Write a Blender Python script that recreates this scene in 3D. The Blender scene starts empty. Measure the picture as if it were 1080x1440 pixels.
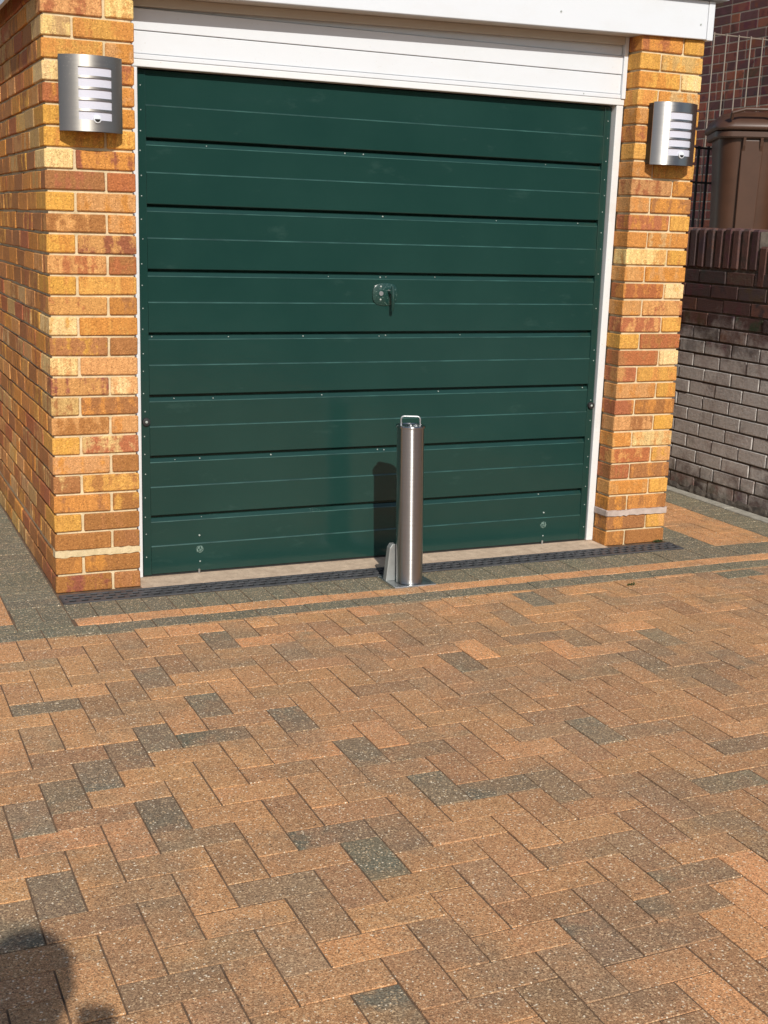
import bpy, bmesh, math, random
from mathutils import Vector, Matrix
import numpy as np

S = bpy.context.scene
COL = S.collection
R = math.radians
random.seed(7)

# ------------------------------------------------------------------ camera
CAM = Vector((-0.757, -4.735, 1.434))
az, el, ro = 0.42326, -0.22661, 0.0328
cf = Vector((math.sin(az)*math.cos(el), math.cos(az)*math.cos(el), math.sin(el)))
cr = Vector((math.cos(az), -math.sin(az), 0)); cu = cr.cross(cf)
cr, cu = math.cos(ro)*cr + math.sin(ro)*cu, -math.sin(ro)*cr + math.cos(ro)*cu
FPX = 1757.7
cd = bpy.data.cameras.new('camera'); cam = bpy.data.objects.new('camera', cd); COL.objects.link(cam)
cam.matrix_world = Matrix(((cr.x, cu.x, -cf.x, CAM.x), (cr.y, cu.y, -cf.y, CAM.y), (cr.z, cu.z, -cf.z, CAM.z), (0, 0, 0, 1)))
cd.sensor_fit = 'VERTICAL'; cd.sensor_height = 36; cd.lens = FPX/1440*36
cd.clip_start = 0.05; cd.clip_end = 2000
S.camera = cam

# ------------------------------------------------------------------ sky, sun, exposure
SUN_EL, SUN_AZ = R(34), R(10.5)        # azimuth: the sun stands behind the viewer, a little to -X of -Y
to_sun = Vector((-math.sin(SUN_AZ)*math.cos(SUN_EL), -math.cos(SUN_AZ)*math.cos(SUN_EL), math.sin(SUN_EL)))
W = bpy.data.worlds.new('World'); S.world = W; W.use_nodes = True
nt = W.node_tree; bg = nt.nodes['Background']
sky = nt.nodes.new('ShaderNodeTexSky'); sky.sky_type = 'NISHITA'; sky.sun_disc = False
sky.sun_elevation = SUN_EL
sky.sun_rotation = math.atan2(to_sun.x, to_sun.y)
nt.links.new(sky.outputs[0], bg.inputs[0]); bg.inputs[1].default_value = 0.10
sd = bpy.data.lights.new('sun', 'SUN'); sd.energy = 4.0; sd.angle = R(0.53); sd.color = (1, 0.955, 0.88)
sun = bpy.data.objects.new('sun', sd); COL.objects.link(sun)
sun.rotation_euler = to_sun.to_track_quat('Z', 'Y').to_euler(); sun.location = (-2, -8, 8)
vs = S.view_settings; vs.view_transform = 'Standard'; vs.look = 'None'; vs.exposure = 0.0; vs.gamma = 1
S.render.resolution_x = 768; S.render.resolution_y = 1024

# ------------------------------------------------------------------ helpers
def lerp(a, b, t): return tuple(x+(y-x)*t for x, y in zip(a, b))

def link(name, verts, faces, mat, parent=None, loc=None, tone=None, tone2=None, smooth=False):
    """one mesh object; vertex coordinates are world coordinates, the origin goes to loc"""
    me = bpy.data.meshes.new(name)
    if loc is not None:
        l = Vector(loc); verts = [(v[0]-l.x, v[1]-l.y, v[2]-l.z) for v in verts]
    me.from_pydata([tuple(v) for v in verts], [], faces); me.update()
    if mat: me.materials.append(mat)
    n = len(verts)
    for nm, t in (('tone', tone), ('tone2', tone2)):
        if t is None: continue
        a = me.color_attributes.new(nm, 'FLOAT_COLOR', 'POINT')
        arr = np.ones((n, 4), dtype=np.float32)
        arr[:, :3] = np.array(t, dtype=np.float32)
        a.data.foreach_set('color', arr.ravel())
    if smooth:
        for p in me.polygons: p.use_smooth = True
    o = bpy.data.objects.new(name, me); COL.objects.link(o)
    if loc is not None: o.location = loc
    if parent is not None:
        o.parent = parent
        base = Vector((0, 0, 0)); q = parent
        while q: base += q.location; q = q.parent
        o.location = Vector(loc if loc is not None else (0, 0, 0)) - base
    return o

def thing(name, label, cat, loc=(0, 0, 0), group=None):
    o = bpy.data.objects.new(name, None); COL.objects.link(o); o.location = loc
    o.empty_display_size = 0.1
    o['label'] = label; o['category'] = cat
    if group: o['group'] = group
    return o

class MB:
    def __init__(s): s.v = []; s.f = []; s.t = []; s.t2 = []
    def add(s, v, f, t=None, t2=None):
        b = len(s.v); s.v += [tuple(x) for x in v]; s.f += [tuple(i+b for i in q) for q in f]
        if t is not None: s.t += [t]*len(v) if not isinstance(t, list) else t
        if t2 is not None: s.t2 += [t2]*len(v) if not isinstance(t2, list) else t2
    def box(s, a, b):
        x0, y0, z0 = a; x1, y1, z1 = b
        s.add([(x0,y0,z0),(x1,y0,z0),(x1,y1,z0),(x0,y1,z0),(x0,y0,z1),(x1,y0,z1),(x1,y1,z1),(x0,y1,z1)],
              [(0,3,2,1),(4,5,6,7),(0,1,5,4),(1,2,6,5),(2,3,7,6),(3,0,4,7)]); return s
    def cbox(s, a, b, c, j=0.0, rng=random, t=None, t2=None):
        v, f = chamfer_box(a, b, c, j, rng); s.add(v, f, t, t2); return s
    def tube(s, pts, r, n=12, cap=True):
        pts = [Vector(p) for p in pts]; rings = []
        prev = None
        for i, p in enumerate(pts):
            d = (pts[min(i+1, len(pts)-1)]-pts[max(i-1, 0)]).normalized()
            if prev is None:
                up = Vector((0, 0, 1)) if abs(d.z) < .9 else Vector((1, 0, 0))
                a = d.cross(up).normalized()
            else:
                a = (prev - d*prev.dot(d)).normalized()
            prev = a; b = d.cross(a)
            rr = r[i] if isinstance(r, (list, tuple)) else r
            rings.append([p+(a*math.cos(2*math.pi*k/n)+b*math.sin(2*math.pi*k/n))*rr for k in range(n)])
        v = [q for rg in rings for q in rg]; f = []
        for i in range(len(pts)-1):
            for k in range(n):
                f.append((i*n+k, i*n+(k+1) % n, (i+1)*n+(k+1) % n, (i+1)*n+k))
        if cap: f.append(tuple(range(n-1, -1, -1))); f.append(tuple((len(pts)-1)*n+k for k in range(n)))
        s.add(v, f); return s
    def lathe(s, c, prof, n=32):
        """prof: (radius, z) pairs, bottom to top, round a vertical axis through c"""
        v = []; f = []
        for (r, z) in prof:
            for k in range(n):
                v.append((c[0]+r*math.cos(2*math.pi*k/n), c[1]+r*math.sin(2*math.pi*k/n), c[2]+z))
        for i in range(len(prof)-1):
            for k in range(n): f.append((i*n+k, i*n+(k+1) % n, (i+1)*n+(k+1) % n, (i+1)*n+k))
        f.append(tuple(range(n-1, -1, -1))); f.append(tuple((len(prof)-1)*n+k for k in range(n)))
        s.add(v, f); return s
    def extr_x(s, prof, x0, x1, close=True):
        """prof: closed list of (y, z) extruded along x"""
        n = len(prof)
        v = [(x0, y, z) for y, z in prof] + [(x1, y, z) for y, z in prof]
        f = [(i, (i+1) % n, n+(i+1) % n, n+i) for i in range(n)]
        f += [tuple(range(n-1, -1, -1)), tuple(range(n, 2*n))]
        s.add(v, f); return s
    def build(s, name, mat, parent=None, loc=None, smooth=False):
        o = link(name, s.v, s.f, mat, parent, loc, s.t or None, s.t2 or None, smooth)
        return o

def fixn(o):
    bm = bmesh.new(); bm.from_mesh(o.data); bmesh.ops.recalc_face_normals(bm, faces=bm.faces); bm.to_mesh(o.data); bm.free(); return o

def autosmooth(o, ang=35):
    bm = bmesh.new(); bm.from_mesh(o.data); bmesh.ops.recalc_face_normals(bm, faces=bm.faces)
    for f in bm.faces: f.smooth = True
    for e in bm.edges:
        if len(e.link_faces) == 2 and e.calc_face_angle(0) > R(ang): e.smooth = False
    bm.to_mesh(o.data); bm.free(); return o

def bevel(o, w, seg=2):
    m = o.modifiers.new('bevel', 'BEVEL'); m.width = w; m.segments = seg; m.limit_method = 'ANGLE'; m.angle_limit = R(40); m.harden_normals = False
    return o

CB_F = None
def chamfer_box(a, b, c, j=0.0, rng=random):
    """box with chamfered edges: 24 vertices, 44 triangles"""
    lo = a; hi = b; v = []; idx = {}
    for sx in (0, 1):
        for sy in (0, 1):
            for sz in (0, 1):
                k = (sx, sy, sz)
                P = [hi[i] if k[i] else lo[i] for i in range(3)]
                In = [P[i]-c if k[i] else P[i]+c for i in range(3)]
                jj = [rng.uniform(-j, j) for _ in range(3)]
                for ax in range(3):
                    q = [In[i]+jj[i] for i in range(3)]; q[ax] = P[ax]+jj[ax]*0.6
                    idx[k+(ax,)] = len(v); v.append(tuple(q))
    f = []
    def I(k, ax): return idx[tuple(k)+(ax,)]
    for ax in range(3):
        o1, o2 = (ax+1) % 3, (ax+2) % 3
        for s in (0, 1):
            q = []
            for (p1, p2) in ((0,0),(1,0),(1,1),(0,1)):
                k = [0,0,0]; k[ax] = s; k[o1] = p1; k[o2] = p2; q.append(I(k, ax))
            f.append(tuple(q if s else q[::-1]))
    for ax in range(3):
        o1, o2 = (ax+1) % 3, (ax+2) % 3
        for s1 in (0, 1):
            for s2 in (0, 1):
                k0 = [0,0,0]; k0[o1] = s1; k0[o2] = s2; k1 = list(k0); k1[ax] = 1
                q = (I(k0, o1), I(k1, o1), I(k1, o2), I(k0, o2))
                f.append(q if (s1 == s2) else q[::-1])
    for sx in (0,1):
        for sy in (0,1):
            for sz in (0,1):
                k = (sx,sy,sz); q = (I(k,0), I(k,1), I(k,2))
                f.append(q if (sx+sy+sz) % 2 else q[::-1])
    return v, f

# pixel of the photograph -> point on a plane (used only to read positions off the place)
def at(px, py, axis, val):
    d = cf + cr*((px-540)/FPX) - cu*((py-720)/FPX)
    return CAM + d*((val-CAM[axis])/d[axis])

# ------------------------------------------------------------------ materials
class NT:
    def __init__(s, name):
        s.m = bpy.data.materials.new(name); s.m.use_nodes = True; s.t = s.m.node_tree
        s.b = s.t.nodes['Principled BSDF']; s.pos = None
    def n(s, typ, **kw):
        q = s.t.nodes.new(typ)
        for k, v in kw.items():
            if k.startswith('i_'):
                key = k[2:]; key = int(key) if key.isdigit() else key.replace('_', ' ')
                q.inputs[key].default_value = v
            else: setattr(q, k, v)
        return q
    def l(s, a, b): s.t.links.new(a, b)
    def P(s, sc=None):
        if s.pos is None: s.pos = s.n('ShaderNodeNewGeometry')
        o = s.pos.outputs['Position']
        if sc is None: return o
        m = s.n('ShaderNodeVectorMath', operation='MULTIPLY'); s.l(o, m.inputs[0]); m.inputs[1].default_value = sc
        return m.outputs[0]
    def noise(s, scale, detail=3, rough=.55, vec=None, dist=0):
        q = s.n('ShaderNodeTexNoise', i_Scale=scale, i_Detail=detail, i_Roughness=rough, i_Distortion=dist); s.l(vec if vec is not None else s.P(), q.inputs['Vector'])
        return q.outputs['Fac']
    def vor(s, scale, vec=None, out='Color', feature='F1'):
        q = s.n('ShaderNodeTexVoronoi', i_Scale=scale, feature=feature); s.l(vec if vec is not None else s.P(), q.inputs['Vector'])
        return q.outputs[out]
    def ramp(s, fac, a, b, va=0, vb=1, interp='LINEAR'):
        q = s.n('ShaderNodeMapRange', interpolation_type='SMOOTHSTEP' if interp == 'S' else 'LINEAR'); s.l(fac, q.inputs[0])
        q.inputs[1].default_value = a; q.inputs[2].default_value = b; q.inputs[3].default_value = va; q.inputs[4].default_value = vb
        return q.outputs[0]
    def mix(s, fac, a, b, mode='MIX'):
        q = s.n('ShaderNodeMix', data_type='RGBA', blend_type=mode)
        for sock, v in ((q.inputs[0], fac), (q.inputs[6], a), (q.inputs[7], b)):
            if hasattr(v, 'default_value'): s.l(v, sock)
            elif isinstance(v, tuple): sock.default_value = v+(1,) if len(v) == 3 else v
            else: sock.default_value = v
        return q.outputs[2]
    def math(s, op, a, b=None, c=None):
        q = s.n('ShaderNodeMath', operation=op)
        for i, v in enumerate((a, b, c)):
            if v is None: continue
            if hasattr(v, 'default_value'): s.l(v, q.inputs[i])
            else: q.inputs[i].default_value = v
        return q.outputs[0]
    def attr(s, name):
        q = s.n('ShaderNodeAttribute', attribute_name=name); return q.outputs['Color']
    def col(s, c): s.put('Base Color', c)
    def put(s, k, v):
        if hasattr(v, 'default_value'): s.l(v, s.b.inputs[k])
        else: s.b.inputs[k].default_value = v+(1,) if isinstance(v, tuple) and len(v) == 3 else v
    def bump(s, h, strength, dist, prev=None):
        q = s.n('ShaderNodeBump'); q.inputs['Strength'].default_value = strength; q.inputs['Distance'].default_value = dist
        s.l(h, q.inputs['Height'])
        if prev is not None: s.l(prev, q.inputs['Normal'])
        s.l(q.outputs[0], s.b.inputs['Normal']); return q.outputs[0]

def mat_simple(name, col, rough=.6, metal=0, var=.12, bump=0, bscale=60):
    k = NT(name); nz = k.noise(9, 4)
    k.col(k.mix(k.ramp(nz, .3, .7), tuple(c*(1-var) for c in col), tuple(min(1, c*(1+var)) for c in col)))
    k.put('Roughness', rough); k.put('Metallic', metal)
    if bump: k.bump(k.noise(bscale, 4), .4, bump)
    return k.m

def mat_brick():
    k = NT('sand_faced_brick'); t = k.attr('tone'); t2 = k.attr('tone2')
    p = k.math('ADD', k.math('MULTIPLY', k.noise(19, 3, .55, k.P((1, 1, .22))), .62), k.math('MULTIPLY', k.noise(34, 4, .65), .38))
    c = k.mix(k.ramp(p, .48, .575, 0, .92, 'S'), t, t2)
    drag = k.noise(1, 3, .6, k.P((70, 70, 9)))            # drag marks left by the cutting wire
    c = k.mix(k.ramp(drag, .45, .75, 0, .40), c, (.30, .11, .032), 'MIX')
    g = k.vor(270); sp = k.n('ShaderNodeSeparateColor'); k.l(g, sp.inputs[0])
    gr = sp.outputs[0]
    c = k.mix(k.ramp(gr, .70, .95, 0, .8), c, k.mix(1.0, c, (1.45, 1.5, 1.6), 'MULTIPLY'))
    c = k.mix(k.ramp(sp.outputs[1], .76, .97, 0, .50), c, k.mix(1.0, c, (.38, .32, .30), 'MULTIPLY'))
    burn = k.noise(30, 4, .7)
    c = k.mix(k.ramp(burn, .63, .74, 0, .45), c, (.22, .075, .03))
    big = k.noise(2.2, 3)
    c = k.mix(k.ramp(big, .4, .75, 0, .22), c, (.28, .15, .07))
    k.col(c); k.put('Roughness', .88); k.put('Specular IOR Level', .25)
    n = k.bump(k.noise(75, 5, .7), .8, .008)
    n = k.bump(gr, .4, .002, n)
    k.bump(drag, .5, .004, n)
    return k.m

def mat_mortar(name, a, b, d):
    k = NT(name); c = k.mix(k.ramp(k.noise(22, 4), .3, .7), a, b)
    c = k.mix(k.ramp(k.noise(130, 4, .7), .55, .70, 0, .65), c, d)
    k.col(c); k.put('Roughness', .95); k.bump(k.noise(110, 4, .7), .6, .004); return k.m

def mat_paver():
    k = NT('block_paving'); t = k.attr('tone'); t2 = k.attr('tone2')
    p = k.noise(6.5, 5, .66)
    c = k.mix(k.ramp(p, .42, .62, 0, 1, 'S'), t, t2)
    sep = k.n('ShaderNodeSeparateColor'); k.l(t, sep.inputs[0])
    warm = k.ramp(sep.outputs[0], .25, .42, 0, 1)
    pn = k.noise(2.1, 5, .68, k.P((1, 1.25, 1)), .6)
    c = k.mix(k.math('MULTIPLY', k.ramp(pn, .46, .66, 0, .55, 'S'), warm), c, (.27, .195, .125))
    pn2 = k.noise(3.3, 4, .6, k.P((1.1, 1, 1)), .4)
    c = k.mix(k.math('MULTIPLY', k.ramp(pn2, .54, .70, 0, .38, 'S'), warm), c, (.70, .33, .145))
    v1 = k.vor(290); s1 = k.n('ShaderNodeSeparateColor'); k.l(v1, s1.inputs[0])
    v2 = k.vor(430); s2 = k.n('ShaderNodeSeparateColor'); k.l(v2, s2.inputs[0])
    c = k.mix(k.ramp(s2.outputs[0], .2, 1, 0, .80), c, k.mix(1.0, c, (.34, .30, .27), 'MULTIPLY'))
    c = k.mix(k.ramp(s2.outputs[1], .5, 1, 0, .9), c, k.mix(1.0, c, (1.55, 1.6, 1.6), 'MULTIPLY'))
    c = k.mix(k.ramp(s1.outputs[0], .84, .95, 0, .55), c, (.92, .64, .36))
    c = k.mix(k.ramp(s1.outputs[1], .90, .97, 0, .65), c, (.09, .055, .035))
    c = k.mix(k.ramp(s1.outputs[2], .980, .986, 0, .85), c, (.95, .80, .58))
    k.col(c); k.put('Roughness', .85); k.put('Specular IOR Level', .35)
    n = k.bump(k.noise(210, 4, .7), .6, .003)
    k.bump(s1.outputs[0], .3, .0012, n)
    return k.m

def mat_steel(name, base, rough, scale, spots=0.0, aniso=0.0):
    k = NT(name); st = k.noise(1, 3, .6, k.P(scale))
    c = k.mix(k.ramp(st, .3, .7), tuple(x*.93 for x in base), base)
    r = k.ramp(st, .25, .75, rough-.05, rough+.06)
    if spots:
        v = k.vor(95, None, 'Distance'); sep = k.ramp(v, .10, .22, 1, 0)
        nz = k.ramp(k.noise(20, 3), .48, .62, 0, spots)
        f = k.math('MULTIPLY', sep, nz)
        c = k.mix(f, c, (.75, .72, .66)); r = k.math('ADD', r, k.math('MULTIPLY', f, .3))
    k.col(c); k.put('Metallic', 1.0); k.put('Roughness', r); k.bump(st, .05, .0003)
    if aniso:
        tg = k.n('ShaderNodeTangent', direction_type='RADIAL', axis='Z'); k.l(tg.outputs[0], k.b.inputs['Tangent'])
        k.put('Anisotropic', aniso); k.put('Anisotropic Rotation', .25)
    return k.m

def mat_door():
    k = NT('green_gloss_paint')
    c = k.mix(k.ramp(k.noise(2.5, 4), .3, .7), (.0100, .0385, .0325), (.0135, .0455, .0380))
    br = k.noise(1, 4, .65, k.P((9, 9, 120)))
    fade = k.noise(5, 5, .7, k.P((1, 1, 2.5)))
    c = k.mix(k.ramp(fade, .62, .80, 0, .35), c, (.05, .10, .085))
    k.col(c); k.put('Roughness', k.ramp(fade, .35, .8, .07, .20)); k.put('Specular IOR Level', .40)
    n = k.bump(br, .16, .0014)
    k.bump(k.noise(6, 3, .5, k.P((1, 1, 1.3))), .16, .006, n)
    return k.m

def mat_chip(name, a, b):
    k = NT(name); c = k.mix(k.ramp(k.noise(170, 4, .7), a, b, 0, .8), (.011, .044, .037), (.25, .36, .31))
    k.col(c); k.put('Roughness', .25); k.bump(k.noise(120, 3), .3, .001); return k.m

def mat_white(name, col=(.680, .705, .735), rough=.35, dirt=.15):
    k = NT(name); nz = k.noise(3.5, 5, .65, k.P((1, 1, 2)))
    c = k.mix(k.ramp(nz, .5, .8, 0, dirt), col, (.50, .46, .38))
    c = k.mix(k.ramp(k.noise(90, 2), .68, .76, 0, dirt*1.5), c, (.42, .38, .30))
    k.col(c); k.put('Roughness', rough); k.bump(k.noise(35, 4), .08, .002); return k.m

def mat_wallbrick(name, lime):
    k = NT(name); t = k.attr('tone'); t2 = k.attr('tone2')
    c = k.mix(k.ramp(k.noise(12, 3), .48, .62, 0, .9), t, t2)
    if lime:
        s = k.n('ShaderNodeSeparateXYZ'); k.l(k.P(), s.inputs[0])
        up = k.ramp(s.outputs[2], .70, 1.30, 1, .1); dn = k.ramp(s.outputs[2], .0, .22, .62, 1)
        m = k.math('MULTIPLY', up, dn)
        nz = k.noise(7, 5, .7)
        f = k.ramp(k.math('ADD', m, k.math('MULTIPLY', nz, 1.1)), 1.05, 1.60, 0, .85, 'S')
        c = k.mix(f, c, k.mix(k.noise(60, 3), (.40, .37, .335), (.80, .77, .73)))
    sp = k.noise(180, 3)
    c = k.mix(k.ramp(sp, .58, .75, 0, .4), c, (.02, .015, .013))
    k.col(c); k.put('Roughness', .7); k.put('Specular IOR Level', .4)
    n = k.bump(k.noise(130, 4, .7), .8, .005)
    k.bump(k.noise(1, 3, .6, k.P((40, 40, 55))), .5, .005, n); return k.m

M = {
 'brick': mat_brick(), 'mortar': mat_mortar('buff_mortar', (.56, .45, .27), (.74, .61, .39), (.38, .28, .15)),
 'paver': mat_paver(), 'sand': mat_mortar('jointing_sand', (.10, .062, .038), (.22, .135, .075), (.05, .035, .025)),
 'door': mat_door(), 'white': mat_white('white_plastic_board'), 'frame': mat_white('white_frame_paint', (.70, .71, .71), .45, .35),
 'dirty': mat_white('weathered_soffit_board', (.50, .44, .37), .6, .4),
 'edge': mat_simple('painted_edge_highlight', (.025, .072, .061), .3, 0, .5), 'chip': mat_chip('chipped_green_paint', .44, .60), 'chip2': mat_chip('worn_green_paint', .58, .72),  # edge: lighter green that paints highlight lines onto the door panel slopes
 'bollard': mat_steel('brushed_bollard_steel', (.47, .475, .48), .32, (3, 3, 160), .25, .96),
 'lamp': mat_steel('brushed_lamp_steel', (.50, .48, .44), .50, (3, 3, 260), .8, .72),
 'lamp_clean': mat_steel('brushed_lamp_steel_clean', (.50, .50, .49), .38, (3, 3, 260), .15, .86),
 'galv': mat_steel('galvanised_steel', (.52, .54, .55), .42, (14, 14, 14), .3),
 'zinc': mat_simple('dull_zinc', (.33, .34, .33), .5, .55, .25, .001, 90),
 'diffuser': mat_simple('opal_diffuser', (.60, .60, .68), .35, 0, .02),
 'black': mat_simple('black_plastic', (.02, .02, .021), .5, 0, .2),
 'grate': mat_simple('grey_drain_plastic', (.075, .075, .080), .55, 0, .25, .002, 120),
 'slot_shade': mat_simple('painted_slot_shade', (.008, .008, .008), .9, 0, .1),
 'concrete': mat_mortar('threshold_concrete', (.50, .37, .26), (.70, .54, .39), (.20, .14, .09)),
 'kerb': mat_mortar('grey_concrete', (.30, .28, .23), (.46, .43, .36), (.16, .15, .12)),
 'felt': mat_simple('grey_roof_trim', (.34, .38, .40), .5, 0, .1),
 'screw': mat_simple('pale_screw_head', (.38, .42, .39), .5, 0, .3),
 'dbrick': mat_wallbrick('dark_limewashed_brick', True), 'hbrick': mat_wallbrick('dark_red_brick', False),
 'dmortar': mat_mortar('dark_mortar', (.06, .05, .042), (.15, .125, .10), (.03, .024, .02)),
 'hmortar': mat_mortar('pale_house_mortar', (.50, .39, .28), (.64, .51, .38), (.3, .22, .15)),
 'bin': mat_simple('brown_bin_plastic', (.075, .034, .019), .42, 0, .12, .001, 200),
 'wire': mat_simple('galvanised_wire', (.26, .21, .17), .5, .2, .1),
 'ground': mat_mortar('tarmac', (.06, .058, .055), (.09, .087, .08), (.16, .15, .14)),
 'lime': mat_mortar('pale_render', (.42, .33, .28), (.58, .47, .41), (.33, .25, .2)),
 'band': mat_mortar('cream_render', (.58, .45, .25), (.70, .56, .34), (.42, .3, .15)),
 'lime2': mat_mortar('peach_mortar', (.60, .34, .18), (.74, .45, .26), (.45, .25, .13)),
 'moss': mat_simple('moss', (.05, .075, .02), .9, 0, .4),
 'cloth': mat_simple('navy_cloth', (.03, .035, .06), .9, 0, .2), 'skin': mat_simple('skin', (.45, .28, .2), .6, 0, .1),
 'hair': mat_simple('brown_hair', (.05, .03, .02), .7, 0, .2),
}

# ------------------------------------------------------------------ large structure: ground
g = MB(); g.add([(-400,-400,-.03),(400,-400,-.03),(400,400,-.03),(-400,400,-.03)], [(0,1,2,3)])
o = g.build('ground', M['ground']); o['kind'] = 'structure'

# driveway bed with block paving
g = MB(); g.add([(-6,-9,-.0028),(3.67,-9,-.0028),(3.67,9,-.0028),(-6,9,-.0028)], [(0,1,2,3)])
drive = g.build('driveway', M['sand']); drive['kind'] = 'structure'
BUFF=(.62,.325,.145); ORNG=(.80,.380,.165); BRWN=(.46,.245,.125); CHAR=(.185,.178,.128); GREY=(.34,.252,.155); RED=(.70,.345,.145)
blocks = []     # (x0,x1,y0,y1,toneA,toneB,kind)
prng = random.Random(11)
def jit(c, a=.12):
    k = 1+prng.uniform(-a, a); return (c[0]*k, c[1]*k*(1+prng.uniform(-.03,.03)), c[2]*k)
PX, PY, X0, Y0 = .1015, .0940, -.02, -2.604
FIELD_TOP = -.512
dark_px = [(30,1165),(85,1120),(128,1095),(180,1055),(215,1035),(285,1000),(400,1020),(480,1050),(75,1260),(235,1150),(30,1275),(912,886),(650,935),(820,1020),(600,1100),(690,1100),(1060,1085),(1000,1215),(960,1250),(840,1310),(200,950),(295,908),(420,1170),(70,1000)]
orange_px = [(410,1062),(520,1330),(660,905),(830,915),(1060,1210),(1060,1250),(1030,1285),(1050,1340),(1000,1400),(840,880),(250,885),(505,858),(370,873),(800,905),(200,1140),(160,1170)]
dark_pt = [at(x, y, 2, 0) for x, y in dark_px]; orng_pt = [at(x, y, 2, 0) for x, y in orange_px]
def inside(p, x0, x1, y0, y1): return x0 < p.x < x1 and y0 < p.y < y1
def field_tone(cx, cy):
    s = math.sin(cx*2.1+1.3)*math.cos(cy*1.7-.4)
    r = prng.random()
    if r < .50 - .12*s: a = lerp(BUFF, ORNG, prng.random()*.35)
    elif r < .80: a = lerp(BUFF, BRWN, prng.uniform(.3, 1))
    elif r < .93: a = lerp(BRWN, GREY, prng.random())
    else: a = CHAR if prng.random() < .5 else ORNG
    b = lerp(a, [BRWN, GREY, BUFF, BUFF][prng.randrange(4)], prng.uniform(.2, .9))
    if cx > .35 and cy < -.9:
        a = lerp(a, BRWN, .35); b = lerp(b, BRWN, .35)
    return a, b
for u in range(-58, 38):
    for v in range(-66, 26):
        w = (v-u) % 4
        if w == 3: x0, x1, y0, y1 = X0+u*PX, X0+(u+1)*PX, Y0+v*PY, Y0+(v+2)*PY
        elif w == 2: x0, x1, y0, y1 = X0+u*PX, X0+(u+2)*PX, Y0+v*PY, Y0+(v+1)*PY
        else: continue
        if y0 > FIELD_TOP-.02: continue
        y1 = min(y1, FIELD_TOP); 
        if x1 > 3.40: 
            x1 = 3.40
            if x1-x0 < .02: continue
        a, b = field_tone((x0+x1)/2, (y0+y1)/2)
        if any(inside(p, x0, x1, y0, y1) for p in dark_pt): a, b = lerp(CHAR, GREY, prng.uniform(.15, .75)), lerp(CHAR, BRWN, prng.uniform(.4, .9))
        elif any(inside(p, x0, x1, y0, y1) for p in orng_pt): a, b = ORNG, lerp(ORNG, BUFF, .4)
        blocks.append((x0, x1, y0, y1, jit(a), jit(b)))
def rows(x0, x1, y0, y1, step, tone, along='x', off=0.0):
    p = x0 if along == 'x' else y0; e = x1 if along == 'x' else y1; p -= off
    while p < e-.005:
        q = p+step; s0 = max(p, x0 if along == 'x' else y0); s1 = min(q, e)
        if s1-s0 > .015:
            t = jit(tone, .10); t2 = jit(lerp(tone, GREY if tone is CHAR else BUFF, .3), .1)
            blocks.append((s0, s1, y0, y1, t, t2) if along == 'x' else (x0, x1, s0, s1, t, t2))
        p = q
rows(-.20, 3.40, -.331, -.151, .0985, CHAR)                      # soldier course in front of the drain
rows(.005, 3.40, -.418, -.331, .197, ORNG)                       # orange stretcher band
rows(-.40, .005, -.418, -.331, .197, CHAR)
rows(-3, 3.40, -.512, -.418, .197, CHAR, 'x', .08)               # thin charcoal band
rows(-.205, -.005, -.151, 6, .0985, CHAR, 'y')                   # border along the side wall
for i in range(18): rows(-.205-.1*(i+1), -.205-.1*i, -.418 if i > 1 else -.331, 6, .2, RED, 'y', .1*(i % 2))
rows(2.848, 3.03, -.151, 6, .0985, CHAR, 'y')                    # border beside the pier
for i in range(4): rows(3.03+.0925*i, 3.03+.0925*(i+1), -.151, 6, .2, RED, 'y', .1*(i % 2))
rows(3.40, 3.60, -6, 6, .0985, CHAR, 'y')                        # border along the boundary wall

def proj(p):
    d = Vector(p)-CAM; z = d.dot(cf)
    if z < .2: return None
    return (540+FPX*d.dot(cr)/z, 720-FPX*d.dot(cu)/z, z)
def shown_area(x0, x1, y0, y1):
    q = [proj((x, y, 0)) for x, y in ((x0,y0),(x1,y0),(x1,y1),(x0,y1))]
    if any(a is None for a in q): return 0
    cx = sum(a[0] for a in q)/4; cy = sum(a[1] for a in q)/4
    ctr = Vector(((x0+x1)/2, (y0+y1)/2, 0))
    if not (-30 < cx < 1110 and -30 < cy < 1470): return 0
    if ctr.y > .0 and 0 < ctr.x < 2.84: return 0
    a = 0
    for i in range(4): a += q[i][0]*q[(i+1) % 4][1]-q[(i+1) % 4][0]*q[i][1]
    return abs(a)/2
order = sorted(range(len(blocks)), key=lambda i: -shown_area(*blocks[i][:4]))
single = set(i for i in order[:300] if shown_area(*blocks[i][:4]) > 0)
J = .0020
rest = MB(); prng2 = random.Random(5)
for i, (x0, x1, y0, y1, a, b) in enumerate(blocks):
    dz = prng2.uniform(-.0016, .0010); ang = prng2.uniform(-.002, .002)
    lo = (x0+J, y0+J, -.05+dz); hi = (x1-J, y1-J, dz)
    v, f = chamfer_box(lo, hi, .0009, .0007, prng2)
    # colour runs from one end of the block to the other
    L = (x1-x0) > (y1-y0); flip = prng2.random() < .5
    ta = []; tb = []
    for q in v:
        s = (q[0]-x0)/(x1-x0) if L else (q[1]-y0)/(y1-y0)
        s = 1-s if flip else s; s = min(1, max(0, s))
        ta.append(lerp(a, b, s*.6)); tb.append(lerp(b, a, s*.4))
    if i in single: link('paver', v, f, M['paver'], drive, ((x0+x1)/2, (y0+y1)/2, 0), ta, tb)
    else: rest.add(v, f, ta, tb)
o = rest.build('paver_field', M['paver'], drive); o['kind'] = 'stuff'

# raised ground of the next plot
g = MB(); g.box((3.88, -6, -.02), (12, 14, 1.262)); o = g.build('terrace', M['kerb']); o['kind'] = 'structure'

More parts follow.
